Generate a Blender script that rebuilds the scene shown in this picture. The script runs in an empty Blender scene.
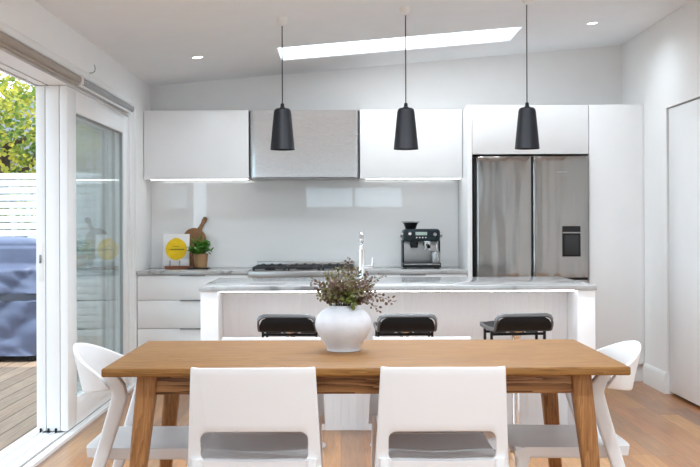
import bpy, bmesh, math, random
from mathutils import Vector, Matrix
random.seed(11)
S = bpy.context.scene
COL = S.collection
PI = math.pi

# ------------------------------------------------------------------ materials
def new_mat(name):
    m = bpy.data.materials.new(name); m.use_nodes = True
    nt = m.node_tree
    return m, nt, nt.nodes, nt.links, nt.nodes['Principled BSDF']

def simple(name, col, rough=.5, metal=0., bump=0., bscale=40., coat=0., var=.03, vscale=6., spec=.5, stretch=(1,1,1), sheen=0., coatr=.08):
    m, nt, N, L, b = new_mat(name)
    tc = N.new('ShaderNodeTexCoord'); mp = N.new('ShaderNodeMapping')
    mp.inputs['Scale'].default_value = stretch
    L.new(tc.outputs['Object'], mp.inputs['Vector'])
    nz = N.new('ShaderNodeTexNoise'); nz.inputs['Scale'].default_value = vscale; nz.inputs['Detail'].default_value = 4
    L.new(mp.outputs['Vector'], nz.inputs['Vector'])
    r = N.new('ShaderNodeValToRGB')
    r.color_ramp.elements[0].position = .3; r.color_ramp.elements[1].position = .7
    r.color_ramp.elements[0].color = (*[c*(1-var) for c in col], 1)
    r.color_ramp.elements[1].color = (*[min(1, c*(1+var)) for c in col], 1)
    L.new(nz.outputs['Fac'], r.inputs['Fac']); L.new(r.outputs['Color'], b.inputs['Base Color'])
    b.inputs['Roughness'].default_value = rough; b.inputs['Metallic'].default_value = metal
    b.inputs['Coat Weight'].default_value = coat; b.inputs['Coat Roughness'].default_value = coatr
    b.inputs['Specular IOR Level'].default_value = spec
    b.inputs['Sheen Weight'].default_value = sheen
    if bump:
        n2 = N.new('ShaderNodeTexNoise'); n2.inputs['Scale'].default_value = bscale; n2.inputs['Detail'].default_value = 3
        L.new(mp.outputs['Vector'], n2.inputs['Vector'])
        bp = N.new('ShaderNodeBump'); bp.inputs['Strength'].default_value = bump; bp.inputs['Distance'].default_value = .01
        L.new(n2.outputs['Fac'], bp.inputs['Height']); L.new(bp.outputs['Normal'], b.inputs['Normal'])
    return m

def emit(name, col, strength):
    m, nt, N, L, b = new_mat(name)
    b.inputs['Base Color'].default_value = (*col, 1)
    b.inputs['Emission Color'].default_value = (*col, 1); b.inputs['Emission Strength'].default_value = strength
    return m

def wood(name, dark, mid, light, axis='X', rough=.5, scale=1., ring=.33, fine=.7):
    m, nt, N, L, b = new_mat(name)
    tc = N.new('ShaderNodeTexCoord'); mp = N.new('ShaderNodeMapping')
    s = {'X': (.7, 9, 9), 'Y': (9, .7, 9), 'Z': (9, 9, .7)}[axis]
    mp.inputs['Scale'].default_value = [k*scale for k in s]
    L.new(tc.outputs['Object'], mp.inputs['Vector'])
    n1 = N.new('ShaderNodeTexNoise'); n1.inputs['Scale'].default_value = 1.6; n1.inputs['Detail'].default_value = 5; n1.inputs['Distortion'].default_value = .5
    L.new(mp.outputs['Vector'], n1.inputs['Vector'])
    # growth rings: contour lines of the slow noise
    mu = N.new('ShaderNodeMath'); mu.operation = 'MULTIPLY'; mu.inputs[1].default_value = 11
    L.new(n1.outputs['Fac'], mu.inputs[0])
    fr = N.new('ShaderNodeMath'); fr.operation = 'FRACT'; L.new(mu.outputs[0], fr.inputs[0])
    n2 = N.new('ShaderNodeTexNoise'); n2.inputs['Scale'].default_value = 14; n2.inputs['Detail'].default_value = 6
    L.new(mp.outputs['Vector'], n2.inputs['Vector'])
    mx = N.new('ShaderNodeMath'); mx.operation = 'MULTIPLY_ADD'; mx.inputs[1].default_value = ring
    L.new(fr.outputs[0], mx.inputs[0])
    m3 = N.new('ShaderNodeMath'); m3.operation = 'MULTIPLY'; m3.inputs[1].default_value = fine
    L.new(n2.outputs['Fac'], m3.inputs[0]); L.new(m3.outputs[0], mx.inputs[2])
    r = N.new('ShaderNodeValToRGB'); e = r.color_ramp.elements
    e[0].position = .2; e[0].color = (*light, 1); e[1].position = .85; e[1].color = (*dark, 1)
    q = e.new(.5); q.color = (*mid, 1)
    L.new(mx.outputs[0], r.inputs['Fac']); L.new(r.outputs['Color'], b.inputs['Base Color'])
    b.inputs['Roughness'].default_value = rough; b.inputs['Specular IOR Level'].default_value = .3
    bp = N.new('ShaderNodeBump'); bp.inputs['Strength'].default_value = .08; bp.inputs['Distance'].default_value = .004
    L.new(n2.outputs['Fac'], bp.inputs['Height']); L.new(bp.outputs['Normal'], b.inputs['Normal'])
    return m

def boards(name, cols, width, length, rough=.25, coat=.3, gap=.012, gapcol=(.08,.05,.03), grain=.25, spec=.32):
    """floor boards running along Y, every board its own tone"""
    m, nt, N, L, b = new_mat(name)
    tc = N.new('ShaderNodeTexCoord'); sp = N.new('ShaderNodeSeparateXYZ'); L.new(tc.outputs['Object'], sp.inputs[0])
    def M(op, a, c=None, v=None):
        n = N.new('ShaderNodeMath'); n.operation = op
        if isinstance(a, (int, float)): n.inputs[0].default_value = a
        else: L.new(a, n.inputs[0])
        if c is not None: L.new(c, n.inputs[1])
        if v is not None: n.inputs[1].default_value = v
        return n.outputs[0]
    u = M('DIVIDE', sp.outputs['X'], v=width); ui = M('FLOOR', u); uf = M('FRACT', u)
    w1 = N.new('ShaderNodeTexWhiteNoise'); w1.noise_dimensions = '1D'; L.new(ui, w1.inputs['W'])
    off = M('MULTIPLY', w1.outputs['Value'], v=length*7.3)
    yy = M('ADD', sp.outputs['Y'], off); v_ = M('DIVIDE', yy, v=length); vi = M('FLOOR', v_); vf = M('FRACT', v_)
    cb = N.new('ShaderNodeCombineXYZ'); L.new(ui, cb.inputs[0]); L.new(vi, cb.inputs[1])
    w2 = N.new('ShaderNodeTexWhiteNoise'); w2.noise_dimensions = '2D'; L.new(cb.outputs[0], w2.inputs['Vector'])
    r = N.new('ShaderNodeValToRGB'); e = r.color_ramp.elements
    e[0].position = 0; e[0].color = (*cols[0], 1); e[1].position = 1; e[1].color = (*cols[-1], 1)
    for i, c in enumerate(cols[1:-1]):
        q = e.new((i+1)/(len(cols)-1)); q.color = (*c, 1)
    L.new(w2.outputs['Value'], r.inputs['Fac'])
    mp = N.new('ShaderNodeMapping'); mp.inputs['Scale'].default_value = (20, 1., 1); L.new(tc.outputs['Object'], mp.inputs['Vector'])
    ad = N.new('ShaderNodeVectorMath'); ad.operation = 'ADD'; L.new(mp.outputs[0], ad.inputs[0]); L.new(w2.outputs['Color'], ad.inputs[1])
    nz = N.new('ShaderNodeTexNoise'); nz.inputs['Scale'].default_value = 3; nz.inputs['Detail'].default_value = 6; nz.inputs['Distortion'].default_value = .8
    L.new(ad.outputs[0], nz.inputs['Vector'])
    g = N.new('ShaderNodeMapRange'); g.inputs['From Min'].default_value = .3; g.inputs['From Max'].default_value = .7
    g.inputs['To Min'].default_value = 1-grain; g.inputs['To Max'].default_value = 1+grain*.6; L.new(nz.outputs['Fac'], g.inputs['Value'])
    mul = N.new('ShaderNodeVectorMath'); mul.operation = 'SCALE'; L.new(r.outputs['Color'], mul.inputs[0]); L.new(g.outputs[0], mul.inputs['Scale'])
    # gaps
    lo = M('LESS_THAN', uf, v=gap); hi = M('LESS_THAN', vf, v=.0025*(1/length))
    gp = M('MAXIMUM', lo, hi)
    mix = N.new('ShaderNodeMix'); mix.data_type = 'RGBA'; L.new(gp, mix.inputs['Factor'])
    L.new(mul.outputs[0], mix.inputs['A']); mix.inputs['B'].default_value = (*gapcol, 1)
    L.new(mix.outputs['Result'], b.inputs['Base Color'])
    b.inputs['Roughness'].default_value = rough; b.inputs['Specular IOR Level'].default_value = spec; b.inputs['Coat Weight'].default_value = coat; b.inputs['Coat Roughness'].default_value = .15
    bp = N.new('ShaderNodeBump'); bp.inputs['Strength'].default_value = .12; bp.inputs['Distance'].default_value = .004; bp.invert = True
    L.new(gp, bp.inputs['Height']); L.new(bp.outputs['Normal'], b.inputs['Normal'])
    return m

def stone(name):
    m, nt, N, L, b = new_mat(name)
    tc = N.new('ShaderNodeTexCoord')
    n1 = N.new('ShaderNodeTexNoise'); n1.inputs['Scale'].default_value = 3.5; n1.inputs['Detail'].default_value = 8; n1.inputs['Distortion'].default_value = 1.6
    L.new(tc.outputs['Object'], n1.inputs['Vector'])
    r = N.new('ShaderNodeValToRGB'); e = r.color_ramp.elements
    e[0].position = .36; e[0].color = (.21,.205,.205,1); e[1].position = .62; e[1].color = (.47,.465,.46,1)
    q = e.new(.43); q.color = (.39,.385,.38,1)
    L.new(n1.outputs['Fac'], r.inputs['Fac']); L.new(r.outputs['Color'], b.inputs['Base Color'])
    b.inputs['Roughness'].default_value = .12
    return m

def brushed(name, col, rough=.26, wav=0.):
    m, nt, N, L, b = new_mat(name)
    tc = N.new('ShaderNodeTexCoord'); mp = N.new('ShaderNodeMapping'); mp.inputs['Scale'].default_value = (4, 4, 260)
    L.new(tc.outputs['Object'], mp.inputs['Vector'])
    n = N.new('ShaderNodeTexNoise'); n.inputs['Scale'].default_value = 3; n.inputs['Detail'].default_value = 3; L.new(mp.outputs[0], n.inputs['Vector'])
    g = N.new('ShaderNodeMapRange'); g.inputs['To Min'].default_value = rough*.8; g.inputs['To Max'].default_value = rough*1.2
    L.new(n.outputs['Fac'], g.inputs['Value']); L.new(g.outputs[0], b.inputs['Roughness'])
    b.inputs['Base Color'].default_value = (*col, 1); b.inputs['Metallic'].default_value = 1
    b.inputs['Anisotropic'].default_value = .55
    if wav:
        m2 = N.new('ShaderNodeMapping'); m2.inputs['Scale'].default_value = (5.5, 1, .9); L.new(tc.outputs['Object'], m2.inputs['Vector'])
        n2 = N.new('ShaderNodeTexNoise'); n2.inputs['Scale'].default_value = 1.5; n2.inputs['Detail'].default_value = 1; L.new(m2.outputs[0], n2.inputs['Vector'])
        bp = N.new('ShaderNodeBump'); bp.inputs['Strength'].default_value = wav; bp.inputs['Distance'].default_value = .05
        L.new(n2.outputs['Fac'], bp.inputs['Height']); L.new(bp.outputs['Normal'], b.inputs['Normal'])
    return m

def clear_glass(name, tint=(.93,.97,.96)):
    m, nt, N, L, b = new_mat(name)
    N.remove(b)
    out = N['Material Output']
    t = N.new('ShaderNodeBsdfTransparent'); t.inputs['Color'].default_value = (*tint, 1)
    g = N.new('ShaderNodeBsdfGlossy'); g.inputs['Roughness'].default_value = .015
    f = N.new('ShaderNodeFresnel'); f.inputs['IOR'].default_value = 1.5
    ge = N.new('ShaderNodeNewGeometry'); iv = N.new('ShaderNodeMapRange'); iv.inputs['To Min'].default_value = 1.5; iv.inputs['To Max'].default_value = 1/1.5
    L.new(ge.outputs['Backfacing'], iv.inputs['Value']); L.new(iv.outputs[0], f.inputs['IOR'])
    mx = N.new('ShaderNodeMixShader'); L.new(f.outputs[0], mx.inputs[0]); L.new(t.outputs[0], mx.inputs[1]); L.new(g.outputs[0], mx.inputs[2])
    L.new(mx.outputs[0], out.inputs['Surface'])
    return m

def opal(name):
    m, nt, N, L, b = new_mat(name)
    N.remove(b)
    t = N.new('ShaderNodeBsdfTranslucent'); t.inputs['Color'].default_value = (.95,.96,.97,1)
    L.new(t.outputs[0], N['Material Output'].inputs['Surface'])
    return m

def leafy(name, cols, rough=.5, trans=.25, seed_scale=35):
    m, nt, N, L, b = new_mat(name)
    tc = N.new('ShaderNodeTexCoord')
    n = N.new('ShaderNodeTexNoise'); n.inputs['Scale'].default_value = seed_scale; n.inputs['Detail'].default_value = 2; L.new(tc.outputs['Object'], n.inputs['Vector'])
    r = N.new('ShaderNodeValToRGB'); e = r.color_ramp.elements
    e[0].position = .3; e[0].color = (*cols[0], 1); e[1].position = .7; e[1].color = (*cols[-1], 1)
    for i, c in enumerate(cols[1:-1]):
        q = e.new(.3+.4*(i+1)/(len(cols)-1)); q.color = (*c, 1)
    L.new(n.outputs['Fac'], r.inputs['Fac']); L.new(r.outputs['Color'], b.inputs['Base Color'])
    b.inputs['Roughness'].default_value = rough
    t = N.new('ShaderNodeBsdfTranslucent'); L.new(r.outputs['Color'], t.inputs['Color'])
    mx = N.new('ShaderNodeMixShader'); mx.inputs[0].default_value = trans
    L.new(b.outputs[0], mx.inputs[1]); L.new(t.outputs[0], mx.inputs[2]); L.new(mx.outputs[0], N['Material Output'].inputs['Surface'])
    return m

M_wall = simple('wall_paint', (.86,.855,.845), .6, bump=.03, bscale=120, var=.01)
M_ceil = simple('ceiling_paint', (.865,.875,.885), .8, var=.01)
M_trim = simple('trim_gloss_white', (.83,.83,.82), .3, var=.01)
M_alu = simple('powder_white', (.84,.84,.84), .35, var=.01)
M_cab = simple('cabinet_satin_white', (.86,.86,.86), .3, var=.01)
M_isl = simple('island_satin_white', (.86,.86,.87), .35, var=.01)
M_gap = simple('shadow_gap', (.03,.03,.03), .8)
M_pull = simple('dark_pull', (.22,.22,.23), .35, metal=.8)
M_splash = simple('back_painted_glass', (.83,.835,.83), .02, var=.005, coat=1., coatr=.01)
M_steel = brushed('brushed_steel', (.70,.71,.72), .28)
M_cook = brushed('cooktop_steel', (.42,.41,.40), .3)
M_fridge = brushed('fridge_steel', (.33,.315,.30), .17, wav=.3)
M_chrome = simple('chrome', (.86,.86,.87), .08, metal=1, var=.01)
M_satin = simple('satin_chrome', (.40,.40,.40), .36, metal=.9, var=.02)
M_black = simple('matte_black', (.011,.011,.0135), .5, var=.05, spec=.25)
M_blackp = simple('black_plastic', (.008,.008,.009), .32, var=.05, spec=.3)
M_leather = simple('black_leather', (.007,.007,.008), .5, spec=.25, bump=.15, bscale=220, var=.1)
M_iron = simple('cast_iron', (.02,.02,.02), .6, bump=.2, bscale=90)
M_navy = simple('navy_enamel', (.010,.020,.026), .3, spec=.3, var=.05)
M_poly = simple('white_polypropylene', (.83,.82,.82), .42, var=.01, bump=.02, bscale=300)
M_stone = stone('grey_veined_stone')
M_floor = boards('timber_floor', [(.38,.165,.06),(.44,.205,.075),(.48,.24,.09),(.33,.14,.062),(.50,.265,.11),(.23,.11,.06),(.42,.18,.068),(.46,.22,.09),(.17,.09,.06)], .13, 1.7, rough=.28, coat=.12)
M_deck = boards('weathered_deck', [(.31,.205,.135),(.37,.26,.18),(.26,.175,.12),(.34,.24,.165)], .14, 2.6, rough=.75, coat=0, gap=.06)
OAK = ((.145,.055,.012), (.275,.125,.032), (.355,.178,.052))
M_oakx = wood('oak_along', *OAK, 'X'); M_oaky = wood('oak_across', *OAK, 'Y')
M_oakz = wood('oak_upright', (.18,.072,.023), (.34,.152,.052), (.44,.215,.08), 'Z')
M_oaka = wood('oak_apron', (.11,.042,.014), (.32,.15,.056), (.44,.235,.10), 'X', scale=.8, ring=.62, fine=.45)
M_board = wood('chopping_wood', (.14,.065,.028), (.26,.13,.058), (.34,.19,.09), 'Z', scale=3)
M_redwood = wood('jarrah_block', (.20,.07,.04), (.30,.115,.065), (.36,.16,.09), 'X', scale=3)
M_vase = simple('stoneware_glaze', (.74,.74,.775), .55, bump=.12, bscale=60, var=.05, vscale=22)
M_band = simple('dark_steel_band', (.17,.17,.172), .38, metal=.6, var=.03)
M_glass = clear_glass('window_glass', (.95,.975,.97))
M_opal = opal('opal_glazing')
M_led = emit('led_strip', (.97,.98,1), 5.0)
M_ledi = emit('bench_led_strip', (.92,.96,1), 11.)
M_lamp = emit('lamp_lens', (1,.97,.92), 9.)
M_screen = emit('lcd_screen', (.30,.37,.34), .25)
M_whitep = simple('white_plastic', (.82,.82,.81), .4)
M_canvas = simple('canvas', (.80,.79,.78), .8, bump=.1, bscale=400)
M_lemon = simple('lemon_paint', (.83,.55,.01), .8, var=.1, vscale=30)
M_ink = simple('ink', (.10,.08,.02), .8)
M_brass = simple('copper_pot', (.50,.30,.15), .35, metal=.55, var=.1)
M_soil = simple('soil', (.04,.025,.015), .95, bump=.5)
M_herb = leafy('herb_leaf', [(.04,.14,.015),(.10,.27,.03),(.17,.37,.06)], .45, .3, 60)
M_stem = simple('stem', (.10,.07,.045), .7)
M_burg = leafy('burgundy_leaf', [(.065,.028,.02),(.13,.06,.04),(.18,.115,.065),(.13,.115,.05)], .5, .12, 40)
M_olive = leafy('olive_leaf', [(.085,.08,.03),(.16,.155,.055),(.21,.16,.075),(.15,.085,.045)], .5, .15, 40)
M_lime = leafy('lime_leaf', [(.14,.19,.03),(.22,.27,.06),(.17,.17,.05)], .5, .2, 40)
M_cover = simple('bbq_cover', (.105,.125,.20), .5, bump=.8, bscale=6, var=.12, vscale=3)
M_strap = simple('cover_strap', (.055,.06,.08), .6)
M_fence = simple('fence_white', (.72,.73,.75), .6, var=.03)
M_bark = simple('bark', (.09,.06,.04), .9, bump=.5, bscale=25, var=.3)
M_tree = leafy('tree_leaf', [(.05,.12,.02),(.16,.24,.04),(.45,.42,.05),(.62,.52,.06)], .6, .4, 3)
M_blindg = simple('blind_grey', (.36,.36,.36), .4, metal=.5)
M_blindb = simple('blind_beige', (.36,.31,.265), .6)
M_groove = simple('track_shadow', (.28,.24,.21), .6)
M_ground = simple('garden_bed', (.13,.10,.07), .95, bump=.4)
M_house = simple('neighbour_boards', (.62,.63,.65), .7)
M_roof = simple('neighbour_roof', (.28,.29,.31), .7)

# ------------------------------------------------------------------ mesh helper
class MB:
    def __init__(s): s.bm = bmesh.new()
    def _merge(s, b2):
        me = bpy.data.meshes.new('tmp'); b2.to_mesh(me); b2.free(); s.bm.from_mesh(me); bpy.data.meshes.remove(me)
    def box(s, x0, x1, y0, y1, z0, z1, bev=0., seg=2, mtx=None):
        b = bmesh.new(); bmesh.ops.create_cube(b, size=1)
        sx, sy, sz = abs(x1-x0), abs(y1-y0), abs(z1-z0)
        for v in b.verts: v.co = Vector(((x0+x1)/2+v.co.x*sx, (y0+y1)/2+v.co.y*sy, (z0+z1)/2+v.co.z*sz))
        if bev: bmesh.ops.bevel(b, geom=b.edges[:], offset=min(bev, .49*min(sx, sy, sz)), segments=seg, profile=.5, affect='EDGES')
        if mtx is not None: bmesh.ops.transform(b, matrix=mtx, verts=b.verts)
        s._merge(b); return s
    def hexa(s, pts):
        """8 points: bottom ring of 4, top ring of 4"""
        vs = [s.bm.verts.new(p) for p in pts]
        for f in ((3,2,1,0), (4,5,6,7), (0,1,5,4), (1,2,6,5), (2,3,7,6), (3,0,4,7)): s.bm.faces.new([vs[i] for i in f])
        return s
    def sweep(s, path, sec, up=(0,0,1), closed=False, cap=True):
        """sec: list (per path point) of lists of 2D points, or one list"""
        P = [Vector(p) for p in path]; n = len(P); up = Vector(up); rings = []
        per = isinstance(sec[0][0], (list, tuple))
        for i, p in enumerate(P):
            if closed: t = P[(i+1) % n]-P[i-1]
            else: t = P[min(i+1, n-1)]-P[max(i-1, 0)]
            t.normalize()
            u = up
            if abs(t.dot(u)) > .98: u = Vector((0,1,0)) if abs(t.y) < .9 else Vector((1,0,0))
            a = t.cross(u).normalized(); b = a.cross(t).normalized()
            sc = sec[i] if per else sec
            rings.append([s.bm.verts.new(p+a*q[0]+b*q[1]) for q in sc])
        k = len(rings[0]); R = range(n if closed else n-1)
        for i in R:
            r0, r1 = rings[i], rings[(i+1) % n]
            for j in range(k): s.bm.faces.new((r0[j], r0[(j+1) % k], r1[(j+1) % k], r1[j]))
        if cap and not closed:
            s.bm.faces.new(rings[0][::-1]); s.bm.faces.new(rings[-1])
        return s
    def tube(s, path, r, seg=10, closed=False, cap=True):
        rr = r if isinstance(r, (list, tuple)) else [r]*len(path)
        sec = [[(q*math.cos(2*PI*j/seg), q*math.sin(2*PI*j/seg)) for j in range(seg)] for q in rr]
        return s.sweep(path, sec, closed=closed, cap=cap)
    def lathe(s, prof, seg=40, c=(0,0,0), axis='Z'):
        rings = []
        for r, z in prof:
            if r < 1e-5:
                rings.append([s.bm.verts.new(s._ax((0,0,z), axis, c))])
            else:
                rings.append([s.bm.verts.new(s._ax((r*math.cos(2*PI*j/seg), r*math.sin(2*PI*j/seg), z), axis, c)) for j in range(seg)])
        for a, b in zip(rings, rings[1:]):
            for j in range(seg):
                j2 = (j+1) % seg
                if len(a) == 1 and len(b) == 1: continue
                if len(a) == 1: s.bm.faces.new((a[0], b[j2], b[j]))
                elif len(b) == 1: s.bm.faces.new((a[j], a[j2], b[0]))
                else: s.bm.faces.new((a[j], a[j2], b[j2], b[j]))
        return s
    @staticmethod
    def _ax(p, axis, c):
        x, y, z = p
        if axis == 'Y': x, y, z = x, z, y
        if axis == 'X': x, y, z = z, x, y
        return (x+c[0], y+c[1], z+c[2])
    def shell(s, fn, nu, nv, closed_u=False):
        """closed solid between two sheets: fn(u,v) -> (outer point, inner point)"""
        A = [[None]*(nv+1) for _ in range(nu+1)]; B = [[None]*(nv+1) for _ in range(nu+1)]
        for i in range(nu+1):
            for j in range(nv+1):
                p, q = fn(i/nu, j/nv); A[i][j] = s.bm.verts.new(p); B[i][j] = s.bm.verts.new(q)
        for i in range(nu):
            for j in range(nv):
                s.bm.faces.new((A[i][j], A[i+1][j], A[i+1][j+1], A[i][j+1]))
                s.bm.faces.new((B[i][j+1], B[i+1][j+1], B[i+1][j], B[i][j]))
        for i in range(nu):
            s.bm.faces.new((A[i+1][0], A[i][0], B[i][0], B[i+1][0])); s.bm.faces.new((A[i][nv], A[i+1][nv], B[i+1][nv], B[i][nv]))
        for j in range(nv):
            s.bm.faces.new((A[0][j], A[0][j+1], B[0][j+1], B[0][j])); s.bm.faces.new((A[nu][j+1], A[nu][j], B[nu][j], B[nu][j+1]))
        return s
    def prism(s, poly, d0, d1, mtx=None, bev=0.):
        """polygon in XZ extruded along Y from d0 to d1"""
        b = bmesh.new()
        v0 = [b.verts.new((x, d0, z)) for x, z in poly]; v1 = [b.verts.new((x, d1, z)) for x, z in poly]
        n = len(poly)
        f0 = b.faces.new(v0); f1 = b.faces.new(v1[::-1])
        for i in range(n): b.faces.new((v0[i], v1[i], v1[(i+1) % n], v0[(i+1) % n]))
        bmesh.ops.recalc_face_normals(b, faces=b.faces)
        if bev:
            ed = list(f0.edges)+list(f1.edges)
            bmesh.ops.bevel(b, geom=ed, offset=bev, segments=2, profile=.5, affect='EDGES')
        if mtx is not None: bmesh.ops.transform(b, matrix=mtx, verts=b.verts)
        s._merge(b); return s
    def leaf(s, c, d, nrm, l, w, fold=.15):
        d = Vector(d).normalized(); nrm = Vector(nrm); a = d.cross(nrm)
        if a.length < 1e-4: a = d.orthogonal()
        a.normalize(); nn = a.cross(d).normalized(); c = Vector(c)
        base = s.bm.verts.new(c); tip = s.bm.verts.new(c+d*l)
        m1 = s.bm.verts.new(c+d*l*.5 - nn*l*fold)
        L1 = s.bm.verts.new(c+d*l*.3+a*w*.42); L2 = s.bm.verts.new(c+d*l*.7+a*w*.45)
        R1 = s.bm.verts.new(c+d*l*.3-a*w*.42); R2 = s.bm.verts.new(c+d*l*.7-a*w*.45)
        for f in ((base, m1, L1), (L1, m1, L2), (L2, m1, tip), (base, R1, m1), (R1, R2, m1), (R2, tip, m1)): s.bm.faces.new(f)
        return s
    def build(s, name, mat, parent=None, ang=35, smooth=True, recalc=True):
        bm = s.bm
        if recalc: bmesh.ops.recalc_face_normals(bm, faces=bm.faces)
        for f in bm.faces: f.smooth = smooth
        lim = math.radians(ang)
        for e in bm.edges:
            if len(e.link_faces) == 2 and e.calc_face_angle(0) > lim: e.smooth = False
        me = bpy.data.meshes.new(name); bm.to_mesh(me); bm.free()
        me.materials.append(mat)
        o = bpy.data.objects.new(name, me); COL.objects.link(o)
        if parent is not None: o.parent = parent
        return o

def tag(o, label=None, cat=None, group=None, kind=None):
    if label: o['label'] = label
    if cat: o['category'] = cat
    if group: o['group'] = group
    if kind: o['kind'] = kind
    return o
def thing(name, label, cat, loc=(0,0,0), rz=0, group=None):
    o = bpy.data.objects.new(name, None); COL.objects.link(o); o.location = loc; o.rotation_euler = (0,0,rz); o.empty_display_size = .1
    return tag(o, label, cat, group)
def struct(o): return tag(o, kind='structure')
def dup(root, loc, rz=0, label=None, group=None):
    r = root.copy(); COL.objects.link(r); r.location = loc; r.rotation_euler = (0,0,rz)
    if label: r['label'] = label
    if group: r['group'] = group
    for ch in list(root.children):
        c = ch.copy(); COL.objects.link(c); c.parent = r
        for g in ch.children:
            d = g.copy(); COL.objects.link(d); d.parent = c
    return r
def rrect(w, h, r, n=5, cx=0, cy=0):
    pts = []
    for (sx, sy, a0) in ((1,1,0), (-1,1,90), (-1,-1,180), (1,-1,270)):
        for k in range(n+1):
            a = math.radians(a0+90*k/n); pts.append((cx+sx*(w/2-r)+r*math.cos(a), cy+sy*(h/2-r)+r*math.sin(a)))
    return pts

# ------------------------------------------------------------------ key dimensions (metres; camera at the origin, looking along +Y)
XL, XR, YB, YF = -1.605, 2.40, 8.50, -2.4
def ceil_z(x): return 2.572+.0825*x
CT = .893              # bench height
YC = 7.88              # cabinet fronts
# ------------------------------------------------------------------ shell
struct(MB().box(XL-.02, XR+.3, YF-.3, YB+.2, -.1, 0).build('floor', M_floor))
# ceiling slab with the skylight hole
c = MB(); SKX, SKY = (-.45, 1.328), (7.25, 7.80)
def slab(x0, x1, y0, y1, t=.10):
    c.hexa([(x0,y0,ceil_z(x0)), (x1,y0,ceil_z(x1)), (x1,y1,ceil_z(x1)), (x0,y1,ceil_z(x0)), (x0,y0,ceil_z(x0)+t), (x1,y0,ceil_z(x1)+t), (x1,y1,ceil_z(x1)+t), (x0,y1,ceil_z(x0)+t)])
slab(-2.30, XR+.3, YF-.3, SKY[0]); slab(-2.30, XR+.3, SKY[1], YB+.3)
slab(-2.30, SKX[0], *SKY); slab(SKX[1], XR+.3, *SKY)
struct(c.build('ceiling', M_ceil, smooth=False))
sk = MB(); x0, x1 = SKX; y0, y1 = SKY
sk.hexa([(x0,y0,ceil_z(x0)+.012), (x1,y0,ceil_z(x1)+.012), (x1,y1,ceil_z(x1)+.012), (x0,y1,ceil_z(x0)+.012),
         (x0,y0,ceil_z(x0)+.016), (x1,y0,ceil_z(x1)+.016), (x1,y1,ceil_z(x1)+.016), (x0,y1,ceil_z(x0)+.016)])
struct(sk.build('window_1', M_opal, smooth=False))
# walls
def wall_x(mb, x0, x1, y0, y1, z0, z1=None):
    """box along the left/right wall; z1=None runs up into the sloping ceiling"""
    if z1 is None:
        mb.hexa([(x0,y0,z0), (x1,y0,z0), (x1,y1,z0), (x0,y1,z0), (x0,y0,ceil_z(x0)+.02), (x1,y0,ceil_z(x1)+.02), (x1,y1,ceil_z(x1)+.02), (x0,y1,ceil_z(x0)+.02)])
    else: mb.box(x0, x1, y0, y1, z0, z1)
w = MB(); WO = -1.83
wall_x(w, WO, XL, 7.76, YB+.2, 0); wall_x(w, WO, XL, 3.2, 7.76, 2.16)
wall_x(w, WO, XL, YF-.2, -1.7, 0); wall_x(w, WO, XL, -1.7, -.1, 2.1); wall_x(w, WO, XL, -.1, 1.1, 0); wall_x(w, WO, XL, 1.1, 2.4, 2.1); wall_x(w, WO, XL, 2.4, 3.2, 0)
struct(w.build('wall_left', M_wall, smooth=False))
w = MB(); wall_x(w, XR, XR+.14, 7.345, YB+.2, 0); wall_x(w, XR, XR+.14, 6.36, 7.345, 2.10); wall_x(w, XR, XR+.14, 2.2, 6.36, 0)
wall_x(w, XR, XR+.14, -1.6, 2.2, 2.2); wall_x(w, XR, XR+.14, -1.6, 2.2, 0, .35); wall_x(w, XR, XR+.14, YF-.2, -1.6, 0)
struct(w.build('wall_right', M_wall, smooth=False))
w = MB(); wall_x(w, XL-.22, XR+.14, YB, YB+.2, 0); struct(w.build('wall_back', M_wall, smooth=False))
w = MB(); wall_x(w, XL-.22, XR+.14, YF-.2, YF, 2.02); w.box(XL-.22, -.7, YF-.2, YF, 0, 2.02).box(1.25, XR+.14, YF-.2, YF, 0, 2.02).box(-.7, 1.25, YF-.2, YF, 0, 1.55)
struct(w.build('wall_front', M_wall, smooth=False))
# window joinery behind the camera (louvred clerestory) and side lights, the right one added for fill
wf = MB()
for a in (-.7, .25, 1.20): wf.box(a, a+.05, YF-.12, YF-.05, 1.55, 2.02)
for z in (1.55, 1.97): wf.box(-.7, 1.25, YF-.12, YF-.05, z, z+.05)
wf = struct(wf.build('window_2', M_trim)); wp = MB()
for k in range(5): wp.box(-.66, 1.2, -.05, .05, -.002, .002, mtx=Matrix.Translation((0, YF-.09, 1.63+k*.085)) @ Matrix.Rotation(.9, 4, 'X'))
wp.build('louvres', M_glass, wf)
for i, (a, b_) in enumerate(((-1.7, -.1), (1.1, 2.4))):
    m_ = MB()
    m_.box(WO+.05, WO+.11, a, a+.07, .03, 2.1).box(WO+.05, WO+.11, b_-.07, b_, .03, 2.1).box(WO+.05, WO+.11, a, b_, 2.03, 2.1).box(WO+.05, WO+.11, a, b_, 0, .1)
    fr = struct(m_.build('window_%d' % (3+i), M_trim)); MB().box(WO+.078, WO+.083, a+.07, b_-.07, .1, 2.03).build('pane', M_glass, fr)
m_ = MB()
for a in (-1.6, .27, 2.13): m_.box(XR+.05, XR+.1, a, a+.07, .35, 2.2)
m_.box(XR+.05, XR+.1, -1.6, 2.2, .35, .42).box(XR+.05, XR+.1, -1.6, 2.2, 2.13, 2.2)
fr = struct(m_.build('window_5', M_trim))  # unseen window, added to bring in fill daylight from the right
MB().box(XR+.072, XR+.077, -1.53, 2.13, .42, 2.13).build('pane', M_glass, fr)
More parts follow.
